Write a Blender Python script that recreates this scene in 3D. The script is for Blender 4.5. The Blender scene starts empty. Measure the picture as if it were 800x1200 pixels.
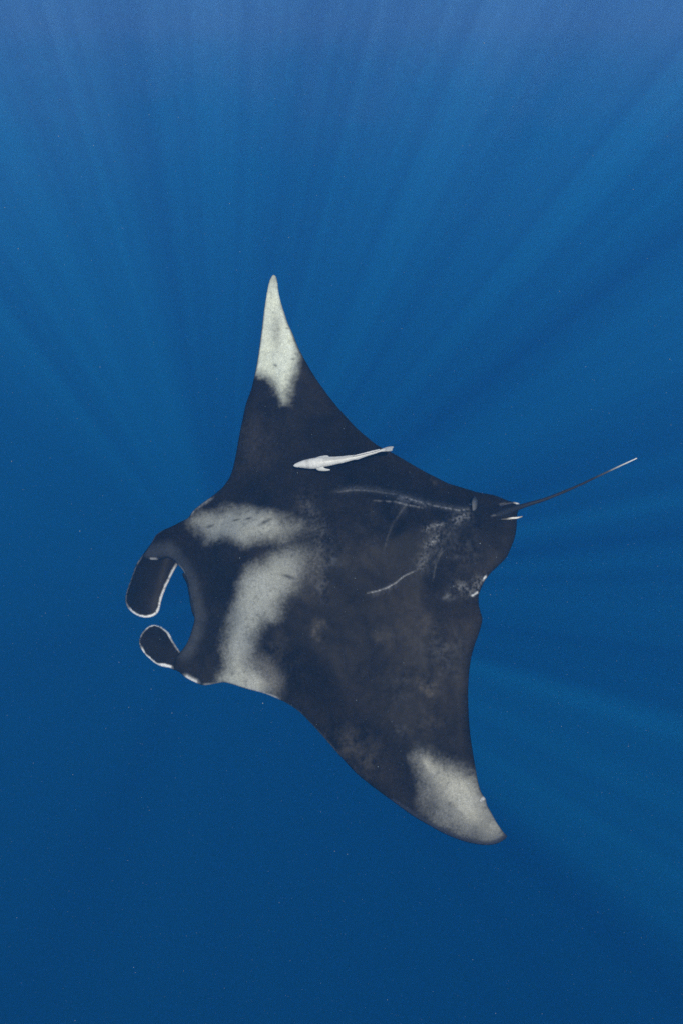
import bpy, bmesh, math, random
import numpy as np
from mathutils import Vector, noise
from mathutils.geometry import delaunay_2d_cdt

scene = bpy.context.scene
COL = scene.collection
random.seed(7)
rng = np.random.default_rng(7)

# ------------------------------------------------------------------ camera
# z = 0 is the sea surface; the diver holds the camera three metres under it and looks down
PITCH = math.radians(32.0)
FOC = 950.0                                   # focal length, in pixels of the 800x1200 photograph
CAM = np.array([0.0, 0.0, -3.0])
RIGHT = np.array([1.0, 0.0, 0.0])
FWD = np.array([0.0, math.cos(PITCH), -math.sin(PITCH)])
UP = np.array([0.0, math.sin(PITCH), math.cos(PITCH)])

cam_data = bpy.data.cameras.new('camera')
cam_data.sensor_fit = 'VERTICAL'
cam_data.angle = 2 * math.atan(600.0 / FOC)
cam_data.clip_start = 0.05
cam_data.clip_end = 2000.0
cam = bpy.data.objects.new('camera', cam_data)
cam.location = CAM
cam.rotation_euler = (math.pi / 2 - PITCH, 0, 0)
COL.objects.link(cam)
scene.camera = cam

# ------------------------------------------------------------------ sun, sky, exposure
# the shafts of light run together at the point opposite the sun, near the head of the ray
sd = FWD + (-135 / FOC) * RIGHT + (-90 / FOC) * UP
sd = sd / np.linalg.norm(sd)                  # direction in which the sunlight travels
to_sun = -sd
SUN_STRENGTH, SKY_STRENGTH, EXPOSURE = 5.0, 0.10, 0.35
sun_data = bpy.data.lights.new('sun', 'SUN')
sun_data.energy = SUN_STRENGTH
sun_data.angle = math.radians(0.53)
sun_data.color = (1.0, 0.90, 0.72)
sun = bpy.data.objects.new('sun', sun_data)
sun.rotation_euler = Vector(sd).to_track_quat('-Z', 'Y').to_euler()
sun.location = (0, -20, 20)
COL.objects.link(sun)

world = bpy.data.worlds.new('World')
scene.world = world
world.use_nodes = True
wn = world.node_tree
wn.nodes.clear()
wo = wn.nodes.new('ShaderNodeOutputWorld')
wb = wn.nodes.new('ShaderNodeBackground')
sky = wn.nodes.new('ShaderNodeTexSky')
sky.sky_type = 'NISHITA'
sky.sun_disc = False
sky.sun_elevation = math.asin(to_sun[2])
sky.sun_rotation = math.atan2(to_sun[0], to_sun[1])
wb.inputs['Strength'].default_value = SKY_STRENGTH
wn.links.new(sky.outputs[0], wb.inputs['Color'])
wn.links.new(wb.outputs[0], wo.inputs['Surface'])

vs = scene.view_settings
vs.view_transform = 'Standard'
vs.look = 'None'
vs.gamma = 1.0
vs.use_curve_mapping = False
vs.exposure = EXPOSURE

cy = scene.cycles
cy.max_bounces = 8
cy.volume_bounces = 4
cy.diffuse_bounces = 2
cy.glossy_bounces = 2
cy.transparent_max_bounces = 8
cy.caustics_reflective = False
cy.caustics_refractive = False
cy.use_denoising = False

WATER_EXTINCTION = 0.03                       # per metre
WATER_ALBEDO = (0.009, 0.300, 0.690)             # share of it that scatters; the rest is absorbed
WATER_PHASE = 0.0
BEAM, CALM = 4.6, 0.7
HAZE_DENSITY, HAZE_COLOUR = 0.0032, (1.0, 0.46, 0.80)
SWELL = (58.6, 85.0, 27.8)                      # which part of the ripple pattern lies over the ray


# ------------------------------------------------------------------ helpers
def tag(o, label=None, cat=None, kind=None, group=None):
    if label: o['label'] = label
    if cat: o['category'] = cat
    if kind: o['kind'] = kind
    if group: o['group'] = group
    return o


def link(name, me, mat=None, parent=None):
    o = bpy.data.objects.new(name, me)
    COL.objects.link(o)
    if mat: me.materials.append(mat)
    if parent: o.parent = parent
    return o


def mesh_from(name, verts, faces, smooth=True, colours=None):
    me = bpy.data.meshes.new(name)
    me.from_pydata([tuple(map(float, v)) for v in verts], [], [tuple(map(int, f)) for f in faces])
    if colours is not None:
        at = me.color_attributes.new('pigment', 'FLOAT_COLOR', 'POINT')
        c = np.ones((len(verts), 4), dtype=np.float32)
        c[:, :3] = colours
        at.data.foreach_set('color', c.ravel())
    if smooth:
        me.polygons.foreach_set('use_smooth', np.ones(len(me.polygons), dtype=bool))
    me.update()
    return me


def unproject(p, depth):
    """World points seen at photograph pixels p (n,2) at the given depth along the view axis."""
    p = np.asarray(p, float)
    depth = np.asarray(depth, float)
    return (CAM + depth[:, None] * (FWD + ((p[:, 0] - 400) / FOC)[:, None] * RIGHT + ((600 - p[:, 1]) / FOC)[:, None] * UP))


def new_mat(name):
    m = bpy.data.materials.new(name)
    m.use_nodes = True
    m.node_tree.nodes.clear()
    return m, m.node_tree.nodes, m.node_tree.links


def smooth_closed(pts, n_per=4):
    """Catmull-Rom through a closed outline; a third value 1 marks a sharp corner."""
    P = np.array([q[:2] for q in pts], float)
    sharp = [len(q) > 2 and q[2] for q in pts]
    n = len(P)
    out = []
    for i in range(n):
        p0, p1, p2, p3 = P[(i - 1) % n], P[i], P[(i + 1) % n], P[(i + 2) % n]
        if sharp[i]: p0 = p1
        if sharp[(i + 1) % n]: p3 = p2
        for k in range(n_per):
            t = k / n_per
            out.append(0.5 * ((2 * p1) + (-p0 + p2) * t + (2 * p0 - 5 * p1 + 4 * p2 - p3) * t * t + (-p0 + 3 * p1 - 3 * p2 + p3) * t ** 3))
    return np.array(out)


def resample_closed(P, step):
    Q = np.vstack([P, P[:1]])
    seg = np.linalg.norm(np.diff(Q, axis=0), axis=1)
    s = np.concatenate([[0], np.cumsum(seg)])
    n = max(8, int(round(s[-1] / step)))
    t = np.linspace(0, s[-1], n, endpoint=False)
    return np.stack([np.interp(t, s, Q[:, 0]), np.interp(t, s, Q[:, 1])], 1)


def dist_polyline(p, L, closed=False):
    """Distance of points p (n,2) to a polyline, and how far along it (0..1) the nearest point lies."""
    L = np.asarray(L, float)
    A = L
    B = np.roll(L, -1, axis=0) if closed else L[1:]
    if not closed: A = L[:-1]
    best = np.full(len(p), 1e9)
    along = np.zeros(len(p))
    m = len(A)
    for i in range(m):
        ab = B[i] - A[i]
        ap = p - A[i]
        t = np.clip((ap @ ab) / max(ab @ ab, 1e-9), 0, 1)
        d = np.hypot(ap[:, 0] - t * ab[0], ap[:, 1] - t * ab[1])
        k = d < best
        best[k] = d[k]
        along[k] = ((i + t) / m)[k]
    return best, along


def inside(p, P):
    x, y = p[:, 0], p[:, 1]
    r = np.zeros(len(p), bool)
    j = len(P) - 1
    for i in range(len(P)):
        xi, yi = P[i]
        xj, yj = P[j]
        c = ((yi > y) != (yj > y)) & (x < (xj - xi) * (y - yi) / ((yj - yi) or 1e-9) + xi)
        r ^= c
        j = i
    return r


def sstep(a, b, x):
    t = np.clip((x - a) / (b - a), 0, 1)
    return t * t * (3 - 2 * t)


def fnoise(p, scale, seed=0.0, octaves=4):
    """Fractal noise, about -1..1, on points p (n,2) in pixels."""
    return np.array([noise.fractal(Vector((x / scale + seed, y / scale - seed * 1.7, seed * 3.1)), 1.0, 2.0, octaves) for x, y in p])


def soft_patch(p, poly, soft, wob=0.0, wscale=14.0, seed=0.0):
    """1 inside a patch, 0 outside, over a band of about 2*soft pixels with an uneven edge."""
    P = smooth_closed(poly, 3)
    d, _ = dist_polyline(p, P, True)
    sd_ = np.where(inside(p, P), d, -d)
    if wob: sd_ = sd_ + wob * fnoise(p, wscale, seed, 2) + 0.45 * wob * fnoise(p, 4.0, seed + 3, 2)
    return sstep(-soft, soft, sd_)


def slab(outline, step, depth_fn, top_fn, bot_fn, normal, colour_fn, name, origin):
    """A closed body: the outline filled with a fine net, once for the side that faces the light (offset top_fn along
    normal) and once for the far side (offset bot_fn), joined along the rim."""
    rim = resample_closed(outline, step)
    nb = len(rim)
    lo, hi = rim.min(0), rim.max(0)
    xs = np.arange(lo[0], hi[0] + step, step)
    ys = np.arange(lo[1], hi[1] + step, step * 0.866)
    gx, gy = np.meshgrid(xs, ys)
    gx = gx + (np.arange(len(ys)) % 2)[:, None] * step * 0.5
    g = np.stack([gx.ravel(), gy.ravel()], 1)
    g = g[inside(g, rim)]
    d, _ = dist_polyline(g, rim, True)
    g = g[d > step * 0.55]
    pts = np.vstack([rim, g])
    vs_, _, fs, *_ = delaunay_2d_cdt([Vector(q) for q in pts], [], [list(range(nb))], 1, 1e-4)
    p = np.array([(v.x, v.y) for v in vs_])
    n = len(p)
    d, _ = dist_polyline(p, rim, True)
    d[:nb] = 0
    base = unproject(p, depth_fn(p))
    top = base + top_fn(p, d)[:, None] * normal
    bot = base - bot_fn(p, d)[:, None] * normal
    # the rim is shared by both sides
    is_rim = d < 1e-3
    idx = np.full(n, -1)
    k = n
    for i in range(n):
        if is_rim[i]: idx[i] = i
        else:
            idx[i] = k
            k += 1
    verts = np.vstack([top, bot[~is_rim]]) - origin
    tf, bf = [], []
    for f in fs:
        a, b, c = (p[i] for i in f[:3])
        ccw = (b[0] - a[0]) * (c[1] - a[1]) - (b[1] - a[1]) * (c[0] - a[0])
        f = list(f) if ccw < 0 else list(f)[::-1]      # pixel y runs down
        tf.append(f)
        bf.append([idx[i] for i in f[::-1]])
    ct, cb = colour_fn(p, d)
    cols = np.vstack([ct, cb[~is_rim]])
    return mesh_from(name, verts, tf + bf, True, cols)


# ------------------------------------------------------------------ materials
def skin_material(name, rough=0.45, spec=0.06, speck=0.30, scale=130.0, bump=0.15):
    m, N, L = new_mat(name)
    out = N.new('ShaderNodeOutputMaterial')
    b = N.new('ShaderNodeBsdfPrincipled')
    at = N.new('ShaderNodeAttribute'); at.attribute_name = 'pigment'
    tc = N.new('ShaderNodeTexCoord')
    n1 = N.new('ShaderNodeTexNoise'); n1.inputs['Scale'].default_value = scale; n1.inputs['Detail'].default_value = 4.0
    n1.inputs['Roughness'].default_value = 0.7
    L.new(tc.outputs['Object'], n1.inputs['Vector'])
    mr = N.new('ShaderNodeMapRange')
    mr.inputs['From Min'].default_value = 0.3; mr.inputs['From Max'].default_value = 0.7
    mr.inputs['To Min'].default_value = 1.0 - speck; mr.inputs['To Max'].default_value = 1.0 + speck
    L.new(n1.outputs['Fac'], mr.inputs['Value'])
    mul = N.new('ShaderNodeVectorMath'); mul.operation = 'SCALE'
    L.new(at.outputs['Color'], mul.inputs[0]); L.new(mr.outputs[0], mul.inputs['Scale'])
    L.new(mul.outputs[0], b.inputs['Base Color'])
    b.inputs['Roughness'].default_value = rough
    b.inputs['Specular IOR Level'].default_value = spec
    bp = N.new('ShaderNodeBump'); bp.inputs['Strength'].default_value = bump; bp.inputs['Distance'].default_value = 0.004
    L.new(n1.outputs['Fac'], bp.inputs['Height'])
    L.new(bp.outputs[0], b.inputs['Normal'])
    L.new(b.outputs[0], out.inputs['Surface'])
    return m


SKIN = skin_material('manta_skin')
FISH = skin_material('remora_skin', rough=0.4, spec=0.35, speck=0.12, scale=90.0, bump=0.1)


# ------------------------------------------------------------------ the water
def build_water():
    # open water far off on every side and below: where sight ends
    R, H = 90.0, 95.0
    vs_, fs = [], []
    n = 64
    for z in (-0.02, -H):
        for i in range(n):
            a = 2 * math.pi * i / n
            vs_.append((R * math.cos(a), R * math.sin(a), z))
    for i in range(n):
        j = (i + 1) % n
        fs.append((i, n + i, n + j, j))
    fs.append(tuple(n + i for i in range(n)))
    m, N, L = new_mat('deep_water')
    out = N.new('ShaderNodeOutputMaterial'); b = N.new('ShaderNodeBsdfDiffuse')
    b.inputs['Color'].default_value = (0.002, 0.03, 0.08, 1)
    L.new(b.outputs[0], out.inputs['Surface'])
    o = link('deep_water', mesh_from('deep_water', vs_, fs, False), m)
    tag(o, 'deep blue open water fading into the distance behind the ray', kind='structure')

    # the clear water itself: one closed body of even density
    m, N, L = new_mat('sea_water')
    out = N.new('ShaderNodeOutputMaterial')
    sc = N.new('ShaderNodeVolumeScatter'); ab = N.new('ShaderNodeVolumeAbsorption'); ad = N.new('ShaderNodeAddShader')
    sc.inputs['Color'].default_value = (*WATER_ALBEDO, 1)
    sc.inputs['Density'].default_value = WATER_EXTINCTION
    sc.inputs['Anisotropy'].default_value = WATER_PHASE
    ab.inputs['Color'].default_value = (*WATER_ALBEDO, 1)
    ab.inputs['Density'].default_value = WATER_EXTINCTION
    L.new(sc.outputs[0], ad.inputs[0]); L.new(ab.outputs[0], ad.inputs[1])
    L.new(ad.outputs[0], out.inputs['Volume'])

    def drum(name, r2, z1, z0, m):
        vs_, fs = [], []
        for z in (z1, z0):
            for i in range(n):
                a = 2 * math.pi * i / n
                vs_.append((r2 * math.cos(a), r2 * math.sin(a), z))
        for i in range(n):
            j = (i + 1) % n
            fs.append((i, n + i, n + j, j))
        fs.append(tuple(n + i for i in range(n)))
        fs.append(tuple(reversed(range(n))))
        me = mesh_from(name, vs_, fs, False)
        bm = bmesh.new(); bm.from_mesh(me); bmesh.ops.recalc_face_normals(bm, faces=bm.faces); bm.to_mesh(me); bm.free()
        return link(name, me, m)
    o = drum('water', R - 0.5, -0.30, -H + 0.5, m)
    tag(o, 'clear blue sea water with soft shafts of sunlight', kind='structure')

    # haze layer added to the uppermost metres: lightens the upper water, tints shafts redder
    m, N, L = new_mat('added_haze_layer')
    out = N.new('ShaderNodeOutputMaterial')
    sc = N.new('ShaderNodeVolumeScatter')
    sc.inputs['Color'].default_value = (*HAZE_COLOUR, 1)
    sc.inputs['Density'].default_value = HAZE_DENSITY
    L.new(sc.outputs[0], out.inputs['Volume'])
    o = drum('added_haze_layer', R - 0.8, -0.40, -4.5, m)
    tag(o, 'haze layer added near the surface to lighten the upper water', kind='stuff')

    # the rippled surface overhead lets the sun through unevenly, which makes the shafts
    m, N, L = new_mat('rippled_surface')
    out = N.new('ShaderNodeOutputMaterial')
    tr = N.new('ShaderNodeBsdfTransparent')
    tc = N.new('ShaderNodeTexCoord')
    # ripples are laid out across the sunlight: u to the right and v upward, seen along the light, from above the diver
    su = np.cross(sd, [0, 0, 1]); su /= np.linalg.norm(su)
    sv = np.cross(su, sd)

    def math_node(op, a, b_=None, c=None):
        q = N.new('ShaderNodeMath'); q.operation = op
        for i, x in enumerate((a, b_, c)):
            if x is None: continue
            if isinstance(x, (int, float)): q.inputs[i].default_value = x
            else: L.new(x, q.inputs[i])
        return q.outputs[0]

    def axis(vec, off=0.0):
        q = N.new('ShaderNodeVectorMath'); q.operation = 'DOT_PRODUCT'
        q.inputs[1].default_value = vec
        L.new(tc.outputs['Object'], q.inputs[0])
        return math_node('SUBTRACT', q.outputs['Value'], float(np.dot(CAM, vec)) + off)

    def ramp(x, f0, f1, t0, t1):
        q = N.new('ShaderNodeMapRange'); q.interpolation_type = 'SMOOTHSTEP'
        for k, v_ in (('From Min', f0), ('From Max', f1), ('To Min', t0), ('To Max', t1)): q.inputs[k].default_value = v_
        L.new(x, q.inputs['Value'])
        return q.outputs[0]
    u, v = axis(su), axis(sv)
    uv = N.new('ShaderNodeCombineXYZ'); L.new(u, uv.inputs[0]); L.new(v, uv.inputs[1])
    mp = N.new('ShaderNodeMapping'); mp.inputs['Location'].default_value = SWELL
    L.new(uv.outputs[0], mp.inputs['Vector'])

    def tex(scale, detail, dist=0.0):
        q = N.new('ShaderNodeTexNoise'); q.inputs['Scale'].default_value = scale; q.inputs['Detail'].default_value = detail
        q.inputs['Roughness'].default_value = 0.45; q.inputs['Distortion'].default_value = dist
        L.new(mp.outputs[0], q.inputs['Vector'])
        return q.outputs['Fac']
    # pattern shaped for the light: even over the ray, stronger shafts up-sun and right
    eu, ev = math_node('MULTIPLY', math_node('SUBTRACT', u, 0.6), 1 / 2.0), math_node('MULTIPLY', math_node('SUBTRACT', v, 0.2), 1 / 2.5)
    rad = math_node('SQRT', math_node('ADD', math_node('MULTIPLY', eu, eu), math_node('MULTIPLY', ev, ev)))
    rough = ramp(rad, 0.75, 1.5, 0.0, 1.0)
    shaft_gain = ramp(math_node('ADD', math_node('MULTIPLY', u, 0.75), math_node('MULTIPLY', v, 0.65)), -2.2, 2.5, 0.06, 1.0)
    contrast = math_node('MULTIPLY', rough, shaft_gain)
    base = ramp(tex(0.55, 2.5, 0.6), 0.40, 0.62, -0.56, 0.62)
    vo = N.new('ShaderNodeTexVoronoi'); vo.inputs['Scale'].default_value = 0.85; vo.voronoi_dimensions = '2D'
    L.new(mp.outputs[0], vo.inputs['Vector'])
    # bright spots put into the transparency stand in for light focused by wave crests
    beam = math_node('MULTIPLY', ramp(vo.outputs['Distance'], 0.26, 0.05, 0.0, BEAM), ramp(tex(0.3, 1.0), 0.40, 0.6, 0.0, 1.0))
    light = math_node('MULTIPLY_ADD', math_node('ADD', base, beam), contrast, 0.62)
    light = math_node('MULTIPLY_ADD', math_node('SUBTRACT', tex(1.1, 2.0), 0.5), CALM, light)
    light = math_node('MAXIMUM', light, 0.05)
    L.new(light, tr.inputs['Color'])
    L.new(tr.outputs[0], out.inputs['Surface'])
    nn, half = 120, 200.0
    xs = np.linspace(-half, half, nn)
    vs_ = [(x, y, 0.05 + 0.05 * math.sin(x * 0.9 + 0.4 * y) + 0.04 * math.sin(y * 0.6 - 0.3 * x)) for y in xs for x in xs]
    fs = [(j * nn + i, j * nn + i + 1, (j + 1) * nn + i + 1, (j + 1) * nn + i) for j in range(nn - 1) for i in range(nn - 1)]
    o = link('sea_surface', mesh_from('sea_surface', vs_, fs, True), m)
    tag(o, 'rippled sea surface overhead letting sunlight through', kind='structure')


build_water()

# ------------------------------------------------------------------ the manta ray
D0 = 5.3                                      # metres from the camera, along the view axis
MPP = D0 / FOC                                # metres per photograph pixel there
CEN = np.array([400.0, 650.0])
AX = np.array([365.0, -125.0]); AX /= np.linalg.norm(AX)      # mouth to tail
AB = np.array([125.0, 365.0]); AB /= np.linalg.norm(AB)       # upper wing to lower wing
TILT = 0.30
NRM = -TILT * AB[0] * RIGHT + TILT * AB[1] * UP - FWD          # the back's normal
NRM = NRM / np.linalg.norm(NRM)


def span(p): return (np.asarray(p) - CEN) @ AB
def along(p): return (np.asarray(p) - CEN) @ AX


def manta_depth(p):
    s = span(p)
    d = D0 - TILT * s * MPP
    tu = np.clip(-s - 110, 0, None) / 210
    tl = np.clip(s - 150, 0, None) / 230
    return d - 0.34 * tu ** 2 + 0.42 * tl ** 2


BODY = [(321, 322), (318, 324.5), (315, 332), (313, 342), (311, 354), (309, 368), (307, 385), (305, 400), (303, 415), (300.5, 430),
        (298, 442), (295, 455), (291, 466), (288, 475), (283, 498), (279.5, 516), (276, 536), (271.5, 554), (267, 563), (260, 572),
        (250, 580.5), (238, 589), (227, 598), (221, 606.5), (213, 611), (201, 617), (192, 621), (184, 626), (180, 632), (176, 639),
        (171, 646), (167.5, 651.5, 1), (172, 655), (179, 656.3), (187, 656), (196, 653.5), (203, 656), (208.6, 661.8, 1), (213, 666.5), (217, 673),
        (221, 686), (224, 700), (227, 714), (228, 726), (225, 738), (221, 750), (216.5, 758), (211.5, 764), (206.5, 771), (203.5, 779),
        (205, 784.5), (210, 787.5), (217.5, 794), (225, 798), (231, 800.7), (238, 803), (245, 802.6), (254, 800.8), (264, 799.8), (276, 803),
        (288, 807), (304, 811), (316, 815), (330, 821), (341, 827), (352, 835), (362, 845), (374, 858), (388, 874), (402, 890),
        (418, 907), (434, 920), (450, 932), (467, 944.5), (483, 956), (500, 966), (520, 977), (540, 985), (556, 989), (570, 990.4),
        (580, 989), (588, 985.5), (593.6, 980.5), (588.5, 974), (581, 963), (575, 952), (570, 943), (568.5, 936), (564, 930), (560, 918),
        (557.5, 904), (555, 890), (552, 872), (550, 856), (548.5, 835), (548, 810), (549, 790), (551, 774), (555, 758), (560, 744),
        (563.6, 732), (564.4, 724), (562.2, 716), (560.4, 708), (560.4, 698), (563, 690), (568, 680), (575, 671), (585, 661.5), (593, 653),
        (598, 642), (602, 632), (604.4, 620), (605, 610), (605.5, 602), (607.5, 596), (605.5, 591), (600, 588.3), (594, 586.5), (586, 583),
        (576, 579.6), (560, 577), (550, 574), (535, 569.5), (524, 566), (512, 560), (500, 554), (484, 545), (460, 531), (444, 523),
        (432, 514), (418, 502), (404, 487), (390, 470.5), (378, 454.5), (368, 440), (358, 423), (350, 408), (344, 393), (338, 380),
        (334, 368), (330, 356), (327, 344), (325.6, 332), (324, 325)]

WHITES = [  # outline, softness, wobble, strength, tint
    ([(321, 310), (304, 350), (293, 410), (292, 433), (304, 437), (315, 443), (323, 454), (330, 470), (335, 476), (339, 460), (345, 441), (349.5, 424),
      (351, 411), (347, 385), (336, 340)], 9.5, 4.5, 1.12, (0.96, 1.03, 0.99)),
    ([(227, 608), (238, 604.5), (260, 603), (278, 606), (295, 603.5), (313, 611), (330, 617), (346, 622), (356, 629), (342, 637), (323, 641), (300, 644),
      (283, 641), (268, 635), (254, 636), (243, 630), (235, 622), (228, 613)], 13.0, 6.0, 0.60, (0.96, 1, 1.0)),
    ([(300, 612), (330, 614), (356, 622), (378, 631), (360, 639), (330, 643)], 14.0, 4.0, 0.09, (1, 1, 1)),
    ([(340, 659), (356, 657), (364, 665), (359, 679), (354, 692), (346, 702), (338, 710), (328, 724), (316, 731), (310, 742), (299, 754), (295, 768),
      (294, 778), (302, 790), (312, 798), (306, 815), (270, 810), (262, 798), (266.5, 784), (269, 768), (273, 746), (278, 726), (284, 709), (292, 692),
      (306, 678), (323, 667)], 14.0, 6.0, 0.56, (0.95, 1, 1.02)),
    ([(345, 650), (372, 652), (382, 668), (370, 690), (352, 704), (335, 690)], 16.0, 4.0, 0.08, (1, 1, 1)),
    ([(285, 762), (304, 768), (322, 784), (330, 800), (318, 818), (285, 808)], 14.0, 4.0, 0.20, (1, 1, 1)),
    ([(489, 884), (502, 887), (518, 896), (534, 903), (548, 909), (557, 917), (563, 928), (572, 941), (582, 956), (592, 978), (582, 990), (568, 988),
      (552, 983), (536, 976), (520, 967), (508, 958), (500, 944), (498, 930), (495, 912), (490, 897)], 16.0, 7.0, 0.34, (0.98, 1.0, 1.02)),
    ([(497, 892), (506, 894), (519, 901), (534, 907), (546, 913), (556, 922), (563, 936), (574, 952), (584, 970), (570, 975), (552, 968), (538, 960),
      (530, 944), (518, 930), (506, 914), (499, 902)], 13.0, 6.0, 0.56, (1.02, 1.01, 0.93)),
]
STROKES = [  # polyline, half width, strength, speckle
    ([(395, 586.5), (417, 583.5), (442, 585), (470, 589.5), (490, 595.5), (515, 599.5), (540, 602), (550, 599)], 4.5, 0.052, 0.5),  # dorsal ridge highlight and pale scarring, painted along the spine
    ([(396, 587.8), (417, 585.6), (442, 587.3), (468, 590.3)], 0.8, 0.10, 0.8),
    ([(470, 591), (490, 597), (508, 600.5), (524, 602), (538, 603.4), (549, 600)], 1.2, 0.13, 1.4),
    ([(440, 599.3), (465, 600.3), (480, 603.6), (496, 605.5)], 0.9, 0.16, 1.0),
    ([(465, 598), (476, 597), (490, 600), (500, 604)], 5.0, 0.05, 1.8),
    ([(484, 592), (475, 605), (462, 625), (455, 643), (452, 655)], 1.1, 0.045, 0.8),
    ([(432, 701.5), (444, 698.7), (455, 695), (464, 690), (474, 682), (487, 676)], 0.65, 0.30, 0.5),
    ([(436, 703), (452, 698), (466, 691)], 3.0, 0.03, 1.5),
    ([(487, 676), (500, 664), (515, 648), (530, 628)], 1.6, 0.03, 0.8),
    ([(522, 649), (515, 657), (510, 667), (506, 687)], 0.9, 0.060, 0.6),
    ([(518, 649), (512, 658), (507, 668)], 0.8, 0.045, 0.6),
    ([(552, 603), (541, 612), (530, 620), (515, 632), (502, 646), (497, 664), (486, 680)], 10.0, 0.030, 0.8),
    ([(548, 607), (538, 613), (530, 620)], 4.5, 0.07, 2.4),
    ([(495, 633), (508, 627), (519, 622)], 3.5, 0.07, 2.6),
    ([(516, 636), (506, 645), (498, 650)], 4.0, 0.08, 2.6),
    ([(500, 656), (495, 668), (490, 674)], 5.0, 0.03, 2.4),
    ([(566, 678), (558, 686), (548, 694), (540, 690), (536, 684)], 6.5, 0.060, 2.2),  # speckled highlights by the trailing edge, put into the colour
    ([(569, 675.5), (567, 678), (565, 681)], 1.0, 1.0, 0.5),  # specular glint at the trailing edge, painted into the skin
    ([(559, 694), (556, 697), (551, 699.5)], 1.1, 0.9, 0.9),  # another painted glint, further in from the edge
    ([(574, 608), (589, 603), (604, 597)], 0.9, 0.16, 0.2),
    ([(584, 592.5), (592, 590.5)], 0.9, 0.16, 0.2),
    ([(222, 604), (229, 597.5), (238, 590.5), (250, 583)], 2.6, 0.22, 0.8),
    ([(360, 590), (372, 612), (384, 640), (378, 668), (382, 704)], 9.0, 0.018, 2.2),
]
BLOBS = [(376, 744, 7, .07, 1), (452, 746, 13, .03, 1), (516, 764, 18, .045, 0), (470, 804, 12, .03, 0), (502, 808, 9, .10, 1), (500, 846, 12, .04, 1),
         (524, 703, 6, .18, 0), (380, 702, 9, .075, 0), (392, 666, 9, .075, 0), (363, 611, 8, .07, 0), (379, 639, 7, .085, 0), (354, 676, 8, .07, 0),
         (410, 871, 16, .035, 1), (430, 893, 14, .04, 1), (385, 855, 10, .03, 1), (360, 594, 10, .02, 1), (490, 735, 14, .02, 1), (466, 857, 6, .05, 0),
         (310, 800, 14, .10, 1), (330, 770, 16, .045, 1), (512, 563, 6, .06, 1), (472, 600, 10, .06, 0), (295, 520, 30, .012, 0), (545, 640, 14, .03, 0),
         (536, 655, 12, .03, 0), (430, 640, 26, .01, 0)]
WHITE_RIM = [  # stretches of the rim where the pale underside shows; fold and edge highlights painted in
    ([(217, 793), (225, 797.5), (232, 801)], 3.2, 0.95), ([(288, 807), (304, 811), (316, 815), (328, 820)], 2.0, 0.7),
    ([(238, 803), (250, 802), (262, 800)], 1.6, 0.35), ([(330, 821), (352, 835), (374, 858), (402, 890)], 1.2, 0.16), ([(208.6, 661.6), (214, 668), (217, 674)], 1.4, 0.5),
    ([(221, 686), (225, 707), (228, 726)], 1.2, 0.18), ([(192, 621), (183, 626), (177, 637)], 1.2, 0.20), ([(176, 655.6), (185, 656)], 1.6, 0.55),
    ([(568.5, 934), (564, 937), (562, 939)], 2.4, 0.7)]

BLACK = np.array([0.0145, 0.0120, 0.0100])
PALE = np.array([0.68, 0.69, 0.64])


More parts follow.
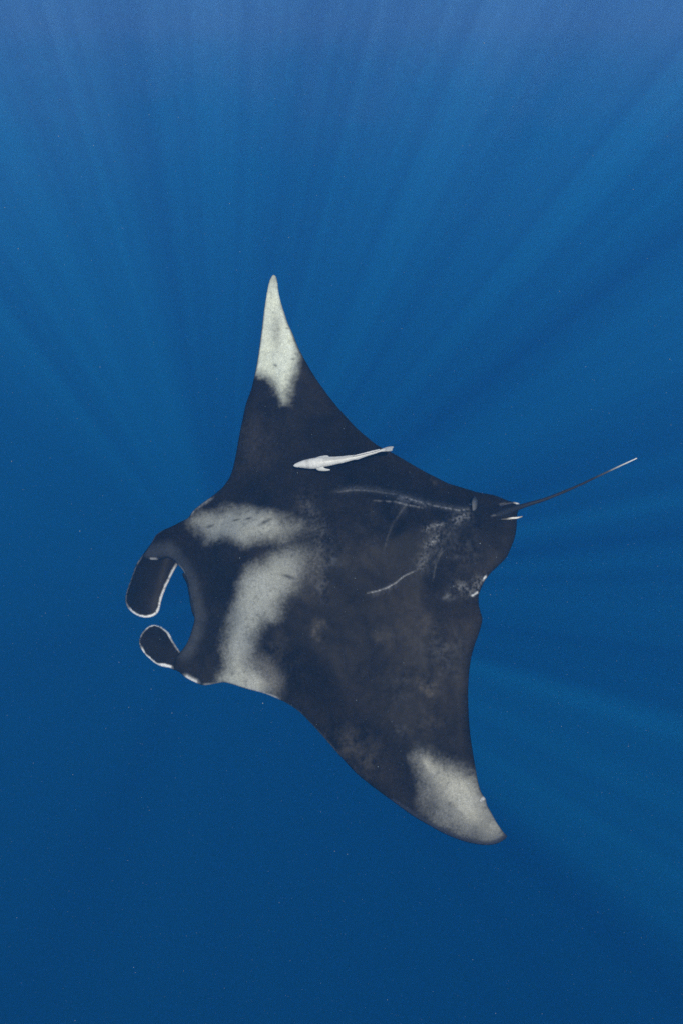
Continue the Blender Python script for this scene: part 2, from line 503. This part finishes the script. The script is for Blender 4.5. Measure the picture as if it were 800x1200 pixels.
def body_colour(p, d):
    n = len(p)
    big = fnoise(p, 60, 3.0)
    mid = fnoise(p, 16, 9.0)
    fine = fnoise(p, 4.5, 21.0, 3)
    grain = fnoise(p, 2.6, 81.0, 2)
    base = BLACK[None, :] * (1 + 0.45 * big + 0.25 * mid)[:, None]
    brown = np.clip(fnoise(p, 55, 31.0) + 0.15 * fine - 0.02 - 0.22 + 0.45 * sstep(0, 170, span(p)) * sstep(-60, 80, along(p)), 0, 1)[:, None]
    base = base * (1 + 0.35 * grain + 0.2 * fine)[:, None]
    base = base + brown * np.array([0.0098, 0.0074, 0.0052])
    w = np.zeros(n)
    tint = np.ones((n, 3))
    for k, (poly, soft, wob, st, tn) in enumerate(WHITES):
        g = st * soft_patch(p, poly, soft, wob, 22.0, 5.0 + k * 7)
        g = g * (1 - 0.55 * sstep(320, 372, p[:, 0]) * (k in (1, 3)) - 0.35 * sstep(262, 232, p[:, 0]) * (k == 1))
        k_ = (g / np.maximum(w + g, 1e-3))[:, None]
        tint = tint * (1 - k_) + np.array(tn) * k_
        w = np.sqrt(w * w + g * g)
    # the border breaks up into fine speckles
    w = w * (1 + 0.9 * np.clip(1 - w / 0.55, 0, 1) * grain)
    # dark flecks and cloudy greys inside the white
    fl = sstep(0.30, 0.62, fnoise(p, 5.0, 44.0, 3)) * 0.25 + 0.06 * np.clip(mid, -1, 1) + 0.12 * fine + 0.16 * grain
    tip = sstep(-150, -240, span(p))
    w = w * np.clip(1 - fl * (1 - 0.35 * tip), 0.3, 1.2)
    cloud = np.exp(-(((p[:, 0] - 325) / 7) ** 2 + ((p[:, 1] - 388) / 22) ** 2)) * 0.35
    cloud += np.exp(-(((p[:, 0] - 566) / 12) ** 2 + ((p[:, 1] - 962) / 16) ** 2)) * 0.35
    cloud += np.exp(-(((p[:, 0] - 505) / 12) ** 2 + ((p[:, 1] - 945) / 20) ** 2)) * 0.3
    cloud += 0.30 * sstep(352, 326, p[:, 1]) + 0.22 * tip * np.clip(fnoise(p, 12, 55.0, 3), 0, 1)
    cloud += tip * 0.55 * sstep(3.0, 0.8, d) * sstep(340, 380, p[:, 1])
    w = w * (1 - np.clip(cloud, 0, 0.7))
    col = base * (1 - np.clip(w, 0, 1))[:, None] + PALE * tint * w[:, None]
    # the pale skin of the lower tip and of the shoulders is a little yellow in places
    warm = w * np.clip(0.5 + fnoise(p, 25, 70.0), 0, 1)
    col = col * (1 + warm[:, None] * np.array([0.03, 0.01, -0.06]))
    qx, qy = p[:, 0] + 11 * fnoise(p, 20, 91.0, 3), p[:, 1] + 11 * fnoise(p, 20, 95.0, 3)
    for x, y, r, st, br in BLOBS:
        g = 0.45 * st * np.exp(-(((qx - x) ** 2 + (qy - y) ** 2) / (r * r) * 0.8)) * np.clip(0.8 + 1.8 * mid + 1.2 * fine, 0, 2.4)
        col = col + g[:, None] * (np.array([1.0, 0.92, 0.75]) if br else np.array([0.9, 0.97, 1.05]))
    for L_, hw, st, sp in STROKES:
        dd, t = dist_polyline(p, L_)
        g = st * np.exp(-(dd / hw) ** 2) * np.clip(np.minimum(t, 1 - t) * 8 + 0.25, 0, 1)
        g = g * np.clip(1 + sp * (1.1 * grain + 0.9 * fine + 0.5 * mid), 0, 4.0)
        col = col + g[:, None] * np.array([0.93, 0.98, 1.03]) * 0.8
    # black flecks
    for x, y, rx, ry, a in ((297, 615, 5, 1.6, -0.15), (281.5, 615.5, 5, 1.6, -0.2), (249, 619.5, 5, 2, -0.2), (318, 621, 8, 2.2, -0.45), (324, 431, 2.6, 1.4, 0.6),
                            (345, 685, 7, 2, 0.3), (337, 386, 1.2, 1.2, 0), (344, 423, 1.6, 1.2, 0)):
        dx, dy = p[:, 0] - x, p[:, 1] - y
        u, v = dx * math.cos(a) + dy * math.sin(a), -dx * math.sin(a) + dy * math.cos(a)
        g = 0.75 * np.exp(-((u / rx) ** 2 + (v / ry) ** 2))
        col = col * (1 - g)[:, None] + BLACK * g[:, None]
    # dark edge round the tips, grey lips
    lead, _ = dist_polyline(p, [(460, 940), (500, 966), (540, 985), (570, 990.4), (588, 986), (593, 980)])
    e = 0.85 * sstep(6.5, 2.0, lead)
    col = col * (1 - e)[:, None] + np.array([0.04, 0.042, 0.055]) * e[:, None]
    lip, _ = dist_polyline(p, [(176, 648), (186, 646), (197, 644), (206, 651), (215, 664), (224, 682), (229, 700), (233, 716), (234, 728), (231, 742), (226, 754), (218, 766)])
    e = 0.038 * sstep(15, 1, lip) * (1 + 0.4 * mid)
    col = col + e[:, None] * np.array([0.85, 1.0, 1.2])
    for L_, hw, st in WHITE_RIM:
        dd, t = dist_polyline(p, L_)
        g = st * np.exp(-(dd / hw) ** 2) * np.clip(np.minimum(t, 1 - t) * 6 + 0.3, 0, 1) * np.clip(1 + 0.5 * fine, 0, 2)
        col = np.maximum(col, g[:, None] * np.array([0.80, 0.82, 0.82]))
    under = np.tile(np.array([0.62, 0.63, 0.60]), (n, 1)) * (0.75 + 0.25 * sstep(0, 30, d))[:, None]
    edge = sstep(26, 6, d + 6 * mid)
    under = under * (1 - edge)[:, None] + BLACK * edge[:, None]
    return np.clip(col, 0.005, 0.85), np.clip(under, 0.005, 0.85)


def round_edge(d, R): return np.sqrt(np.clip(1 - (1 - np.clip(d / R, 0, 1)) ** 2, 0, 1))


def body_top(p, d):
    s, a = span(p), along(p)
    hump = np.exp(-(s / 85) ** 2) * sstep(-215, -90, a) * sstep(235, 60, a)
    h = 0.022 * round_edge(d, 12) + 0.060 * (1 - np.exp(-(d / 45) ** 2)) + 0.19 * hump * sstep(0, 70, d)
    ridge, _ = dist_polyline(p, [(395, 591), (440, 592), (490, 600), (545, 605), (600, 598)])
    h = h + 0.020 * np.exp(-(ridge / 12) ** 2) * sstep(0, 25, d)
    return h + np.clip(d / 25, 0, 1) * 0.010 * fnoise(p, 48, 12.0, 3)


def body_bot(p, d):
    s, a = span(p), along(p)
    hump = np.exp(-(s / 80) ** 2) * sstep(-220, -80, a) * sstep(240, 40, a)
    return 0.020 * round_edge(d, 12) + 0.05 * (1 - np.exp(-(d / 45) ** 2)) + 0.16 * hump * sstep(0, 70, d)


ORIGIN = unproject(np.array([CEN]), np.array([D0 + 0.1]))[0]
manta = bpy.data.objects.new('manta_ray', None)
COL.objects.link(manta)
manta.location = ORIGIN
manta.empty_display_size = 0.3
tag(manta, 'large black manta ray with white shoulder patches and pale wing tips gliding in blue water', 'manta ray')

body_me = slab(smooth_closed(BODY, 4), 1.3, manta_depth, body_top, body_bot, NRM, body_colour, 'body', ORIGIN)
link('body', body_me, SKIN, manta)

# cephalic fins: curled paddles at the corners of the mouth, dark with a white margin
UFIN = [(196, 640), (180, 636), (170.5, 646), (162.5, 657), (158.5, 665), (154, 678), (149.5, 690), (147.2, 699), (147.3, 706), (150, 713), (156, 718.8), (164, 722.8), (172.5, 724),
        (180, 722.3), (185.5, 718), (188, 711.5), (189.5, 704), (192.3, 695.5), (196, 686.5), (201, 676), (206, 666.5), (210, 660), (211, 648)]
LFIN = [(216, 768), (211, 763), (206.5, 756), (202.3, 749), (199, 742), (194, 737), (188, 733.3), (182, 731.8), (175.6, 733), (170.4, 737), (166, 742.7), (163.6, 749), (163.5, 755),
        (165.8, 761), (171, 768), (177.5, 774.2), (184, 779), (191, 781.6), (199, 783), (206, 785.5), (218, 786)]


def fin_colour(rim_white, pale_at=None):
    def f(p, d):
        mid = fnoise(p, 12, 14.0)
        fine = fnoise(p, 4.0, 25.0, 3)
        col = np.tile(BLACK * 1.15, (len(p), 1)) * (1 + 0.25 * mid)[:, None]
        g = np.zeros(len(p))
        for L_, hw, st in rim_white:
            dd, t = dist_polyline(p, L_)
            g = np.maximum(g, st * sstep(hw * 1.35, hw * 0.55, dd + 0.4 * fine + 0.6 * mid) * np.clip(np.minimum(t, 1 - t) * 9 + 0.15, 0, 1))
        col = col * (1 - g)[:, None] + np.array([0.92, 0.94, 0.94]) * g[:, None]
        under = np.tile(np.array([0.6, 0.62, 0.6]), (len(p), 1))
        return col, under
    return f


uf = fin_colour([([(209, 660), (201, 676), (196, 686.5), (192.3, 695.5), (189.5, 704), (188, 711.5)], 2.1, 1.0),
                 ([(192, 697), (188, 711.5), (185, 718.5), (180, 722), (172.5, 723.6), (164, 722.4), (156, 718.2), (150, 712)], 1.9, 1.0),
                 ([(152, 714), (147.6, 705), (148, 696), (154, 678), (159, 664), (168, 650)], 1.1, 0.30)])
lf = fin_colour([([(212, 764), (206.5, 756), (202.3, 749), (199, 742), (194, 737), (188, 733.3), (182, 731.8), (175, 733.2), (168, 740)], 1.9, 1.0),
                 ([(165, 758), (171, 768), (177.5, 774), (184, 778.8), (191, 781.4), (199, 782.8)], 1.9, 0.95),
                 ([(187, 780.5), (194, 780.5), (202, 783)], 2.6, 1.0),
                 ([(170, 738), (164, 748), (164, 757)], 1.1, 0.35)])


def ufin_depth(p):
    t = np.clip((p[:, 1] - 640) / 85, -0.1, 1.1)
    c = (p[:, 0] - (196 - 22 * t)) / 22
    return manta_depth(p) + 0.035 + 0.06 * t + 0.055 * c ** 2


def lfin_depth(p):
    t = np.clip((218 - p[:, 0]) / 55, -0.1, 1.1)
    c = (p[:, 1] - (778 - 20 * t)) / 22
    return manta_depth(p) + 0.03 + 0.05 * t + 0.045 * c ** 2


thin = lambda p, d: 0.010 * round_edge(d, 1.6) + 0.010 * (1 - np.exp(-(d / 12) ** 2))
link('cephalic_fin', slab(smooth_closed(UFIN, 4), 1.3, ufin_depth, thin, thin, NRM, uf, 'cephalic_fin', ORIGIN), SKIN, manta)
o = link('cephalic_fin', slab(smooth_closed(LFIN, 4), 1.3, lfin_depth, thin, thin, NRM, lf, 'cephalic_fin', ORIGIN), SKIN, manta)
o['label'] = 'short rounded cephalic fin below the mouth'

# the lower jaw shows as a dark sliver inside the mouth
JAW = [(214, 672), (219, 684), (221.3, 696), (223.5, 710), (226, 720), (232, 728), (240, 722), (240, 690), (228, 672)]
plain = lambda c: (lambda p, d: (np.tile(np.array(c), (len(p), 1)) * (1 + 0.25 * fnoise(p, 8, 4.0))[:, None],) * 2)
jt = lambda p, d: 0.03 * round_edge(d, 8)
link('lower_jaw', slab(smooth_closed(JAW, 4), 2.0, lambda p: manta_depth(p) + 0.13, jt, jt, NRM, plain((0.03, 0.03, 0.034)), 'lower_jaw', ORIGIN), SKIN, manta)


def tube(name, pts, depths, radii, cols, sides=10, parent=None, mat=None, sub=6, flat=1.0):
    """A tapered tube through photograph points at given depths, radii in metres, one colour per point."""
    P = unproject(np.array(pts, float), np.array(depths, float)) - ORIGIN
    n = len(P)
    C, Rr, Q = [], [], []
    for i in range(n - 1):
        p0, p1, p2, p3 = P[max(i - 1, 0)], P[i], P[i + 1], P[min(i + 2, n - 1)]
        for k in range(sub):
            t = k / sub
            C.append(0.5 * ((2 * p1) + (-p0 + p2) * t + (2 * p0 - 5 * p1 + 4 * p2 - p3) * t * t + (-p0 + 3 * p1 - 3 * p2 + p3) * t ** 3))
            Rr.append(radii[i] * (1 - t) + radii[i + 1] * t)
            Q.append(np.array(cols[i]) * (1 - t) + np.array(cols[i + 1]) * t)
    C.append(P[-1]); Rr.append(radii[-1]); Q.append(np.array(cols[-1]))
    C = np.array(C)
    T = np.gradient(C, axis=0)
    vs_, fs, cc = [], [], []
    for i in range(len(C)):
        t = T[i] / np.linalg.norm(T[i])
        b = NRM - (NRM @ t) * t
        b /= np.linalg.norm(b)
        a = np.cross(t, b)
        for k in range(sides):
            th = 2 * math.pi * k / sides
            vs_.append(C[i] + Rr[i] * (math.cos(th) * a + flat * math.sin(th) * b))
            cc.append(Q[i])
    for i in range(len(C) - 1):
        for k in range(sides):
            l = (k + 1) % sides
            fs.append((i * sides + k, i * sides + l, (i + 1) * sides + l, (i + 1) * sides + k))
    fs.append(tuple(range(sides))[::-1])
    fs.append(tuple((len(C) - 1) * sides + k for k in range(sides)))
    me = mesh_from(name, vs_, fs, True, np.array(cc))
    return link(name, me, mat, parent)


dk = (0.022, 0.024, 0.03)
tail_px = [(565, 609), (580, 604.5), (597, 598), (615, 592), (640, 584.3), (672, 571.3), (693, 561.5), (711, 553), (727, 545.5), (745.5, 537)]
td = manta_depth(np.array(tail_px)) + np.array([-0.03, -0.035, -0.02, 0, 0, 0, 0, 0, 0, 0])
tube('tail', tail_px, td, np.array([5.2, 4.7, 3.8, 2.7, 1.9, 1.5, 1.2, 1.05, 0.95, 0.65]) * MPP,
     [dk, dk, dk, dk, dk, dk, (0.025, 0.026, 0.03), (0.08, 0.085, 0.09), (0.45, 0.47, 0.48), (0.85, 0.85, 0.85)], parent=manta, mat=SKIN)

# small dorsal fin at the root of the tail
DF = [(552, 606), (552.6, 597), (551.8, 589), (553.5, 583.5), (556.5, 582), (559.3, 586), (559, 595), (557, 604), (554.5, 608)]
dfc = lambda p, d: (np.tile(np.array([0.035, 0.045, 0.055]), (len(p), 1)) * (1 + 0.5 * fnoise(p, 6, 4.0))[:, None]
                    + 0.11 * np.exp(-(((p[:, 0] - 554.5) / 3) ** 2 + ((p[:, 1] - 594) / 6) ** 2))[:, None],) * 2  # small highlight painted onto the fin
dt = lambda p, d: 0.012 * round_edge(d, 4)
link('dorsal_fin', slab(smooth_closed(DF, 3), 1.0, lambda p: manta_depth(p) - 0.085 + 0.004 * (p[:, 0] - 550), dt, dt, NRM, dfc, 'dorsal_fin', ORIGIN), SKIN, manta)

# claspers with pale tips
for pts, cols in (([(584, 593), (592, 590.6), (600, 589.2), (605, 590), (608, 590.4)], [dk, (0.07, 0.07, 0.08), (0.04, 0.04, 0.05), (0.6, 0.62, 0.62), (0.10, 0.10, 0.10)]),
                  ([(586, 608.6), (593, 608.2), (599, 607.2), (605, 606.8), (611.5, 605.2)], [(0.05, 0.05, 0.05), (0.16, 0.15, 0.13), (0.82, 0.8, 0.75), (0.82, 0.8, 0.75), (0.22, 0.17, 0.10)])):
    q = np.array(pts)
    tube('clasper', pts, manta_depth(q) - 0.05, np.array([0.8, 1.2, 1.3, 1.2, 0.6]) * MPP, cols, parent=manta, mat=SKIN, sides=8)


# ------------------------------------------------------------------ the remora
def remora():
    st = [  # centreline x, y, half width across, in photograph pixels
        (344, 546, 0.3), (346, 545.5, 2.0), (349, 545, 3.0), (355.7, 544, 4.8), (362, 543.6, 6.0), (367, 543.3, 6.6), (373, 542.4, 6.6), (380, 541.2, 6.2), (386, 540.6, 5.6),
        (393, 539.7, 4.8), (401, 538.6, 4.2), (409, 537.0, 3.6), (417, 535.6, 2.7), (426, 533.3, 2.0), (437, 530.3, 1.55), (446, 527.9, 1.5), (451, 526.7, 1.3)]
    root = bpy.data.objects.new('remora', None)
    COL.objects.link(root)
    off = lambda p: manta_depth(p) - 0.20
    org = unproject(np.array([[390.0, 541.0]]), off(np.array([[390.0, 541.0]])) + 0.04)[0]
    root.location = org
    root.empty_display_size = 0.1
    tag(root, 'small white remora swimming just above the upper wing of the manta ray', 'remora')
    P = np.array([s[:2] for s in st], float)
    C = unproject(P, off(P)) - org
    W = np.array([s[2] for s in st]) * MPP
    # finer stations
    t0 = np.arange(len(C)); tt = np.linspace(0, len(C) - 1, (len(C) - 1) * 3 + 1)
    C = np.stack([np.interp(tt, t0, C[:, k]) for k in range(3)], 1)
    W = np.interp(tt, t0, W)
    T = np.gradient(C, axis=0)
    sides = 16
    vs_, fs, cc = [], [], []
    for i in range(len(C)):
        t = T[i] / np.linalg.norm(T[i])
        b = NRM - (NRM @ t) * t; b /= np.linalg.norm(b)
        a = np.cross(t, b)
        for k in range(sides):
            th = 2 * math.pi * k / sides
            vs_.append(C[i] + W[i] * (math.cos(th) * a + 0.85 * math.sin(th) * b))
            x = 344 + 107 * i / (len(C) - 1)
            q = 0.84 + 0.14 * noise.fractal(Vector((i * 0.35, math.cos(th) * 1.3, math.sin(th) * 1.3)), 1, 2, 3)
            if abs(math.cos(th) + 0.15) < 0.25 and i > 20 and math.sin(th) > 0: q *= 0.72          # dusky stripe along the flank
            if 10 < i < 13 and math.sin(th) > 0.2: q *= 0.78                                      # gill cover
            q = min(q, 0.95); cc.append((q * 0.98, q, q * 0.97))
    for i in range(len(C) - 1):
        for k in range(sides):
            l = (k + 1) % sides
            fs.append((i * sides + k, i * sides + l, (i + 1) * sides + l, (i + 1) * sides + k))
    fs.append(tuple(range(sides))[::-1]); fs.append(tuple((len(C) - 1) * sides + k for k in range(sides)))
    link('body', mesh_from('body', vs_, fs, True, np.array(cc)), FISH, root)

    def fin(name, poly, dz, thick, col, slope=(0, 0)):
        q0 = np.array(poly[0][:2])
        dep = lambda p: off(p) + dz + (p[:, 0] - q0[0]) * slope[0] + (p[:, 1] - q0[1]) * slope[1]
        tf = lambda p, d: thick * round_edge(d, 2.0)
        cf = lambda p, d: (np.tile(np.array(col), (len(p), 1)) * (0.9 + 0.2 * fnoise(p, 3, 8.0))[:, None],) * 2
        return link(name, slab(smooth_closed(poly, 3), 0.7, dep, tf, tf, NRM, cf, name, org), FISH, root)
    fin('pectoral_fin', [(367, 546.5), (370, 549.3), (373, 551.6), (379, 552.3), (384, 552), (387.2, 551), (386, 549.8), (381, 548.6), (376, 545.5)], -0.005, 0.004, (0.72, 0.75, 0.74), (0, 0.002))
    fin('pectoral_fin', [(367, 539), (371, 535.7), (377, 534), (383, 533.4), (385.6, 534.6), (384, 536.6), (378, 538.5)], -0.012, 0.004, (0.76, 0.78, 0.76), (0, -0.002))
    fin('dorsal_fin', [(415, 534.6), (415.2, 533.2), (426, 530.4), (437, 527.6), (444, 526.2), (444, 527.8), (432, 531.0)], -0.022, 0.004, (0.85, 0.86, 0.85))
    fin('anal_fin', [(414, 537.4), (418, 538.8), (431, 534.2), (442, 530.9), (441, 529.6), (428, 532.8)], 0.0, 0.004, (0.62, 0.66, 0.68))
    for side, q in ((1, (351.5, 543.0)), (-1, (350.5, 547.0))):
        bm = bmesh.new()
        bmesh.ops.create_icosphere(bm, subdivisions=2, radius=0.85 * MPP)
        c = unproject(np.array([q]), off(np.array([q])) - (0.012 if side > 0 else 0.004))[0] - org
        bmesh.ops.translate(bm, verts=bm.verts, vec=Vector(c))
        me = bpy.data.meshes.new('eye'); bm.to_mesh(me); bm.free()
        at = me.color_attributes.new('pigment', 'FLOAT_COLOR', 'POINT')
        at.data.foreach_set('color', np.tile(np.array([0.06, 0.06, 0.06, 1], np.float32), len(me.vertices)))
        link('eye', me, FISH, root)
    fin('tail_fin', [(446, 526.4), (450, 524.6), (456, 523.0), (461, 523.2), (459.6, 526), (459.3, 528), (456, 529.1), (450, 529.3), (446, 529.3)], 0.0, 0.005, (0.50, 0.53, 0.55))


remora()


# ------------------------------------------------------------------ drifting specks
def marine_snow(n):
    c = np.stack([rng.uniform(-5, 5, n), rng.uniform(-0.5, 10, n), rng.uniform(-11, -1.5, n)], 1)
    c = c[np.linalg.norm(c - CAM, axis=1) > 1.1]
    n = len(c)
    r = 0.00055 * rng.lognormal(0, 0.32, n)
    base = np.array([(1, 1, 1), (-1, -1, 1), (-1, 1, -1), (1, -1, -1)], float) * 0.75
    v = np.zeros((n, 4, 3))
    q = rng.normal(size=(n, 4)); q /= np.linalg.norm(q, axis=1)[:, None]
    w, x, y, z = q.T
    M = np.stack([np.stack([1 - 2 * (y * y + z * z), 2 * (x * y - z * w), 2 * (x * z + y * w)], 1),
                  np.stack([2 * (x * y + z * w), 1 - 2 * (x * x + z * z), 2 * (y * z - x * w)], 1),
                  np.stack([2 * (x * z - y * w), 2 * (y * z + x * w), 1 - 2 * (x * x + y * y)], 1)], 1)
    for k in range(4):
        v[:, k] = c + r[:, None] * (M @ base[k])
    f = np.array([(0, 1, 2), (0, 3, 1), (0, 2, 3), (1, 3, 2)])
    faces = (f[None] + 4 * np.arange(n)[:, None, None]).reshape(-1, 3)
    m, N, L = new_mat('marine_snow')
    out = N.new('ShaderNodeOutputMaterial'); b = N.new('ShaderNodeBsdfPrincipled')
    b.inputs['Base Color'].default_value = (0.30, 0.40, 0.48, 1); b.inputs['Roughness'].default_value = 0.8
    L.new(b.outputs[0], out.inputs['Surface'])
    me = bpy.data.meshes.new('marine_snow')
    nf = len(faces)
    me.vertices.add(4 * n); me.vertices.foreach_set('co', v.astype(np.float32).ravel())
    me.loops.add(3 * nf); me.loops.foreach_set('vertex_index', faces.astype(np.int32).ravel())
    me.polygons.add(nf); me.polygons.foreach_set('loop_start', np.arange(0, 3 * nf, 3, dtype=np.int32))
    me.update(calc_edges=True)
    o = link('marine_snow', me, m)
    tag(o, 'tiny pale specks drifting all through the water', kind='stuff')


marine_snow(140000)
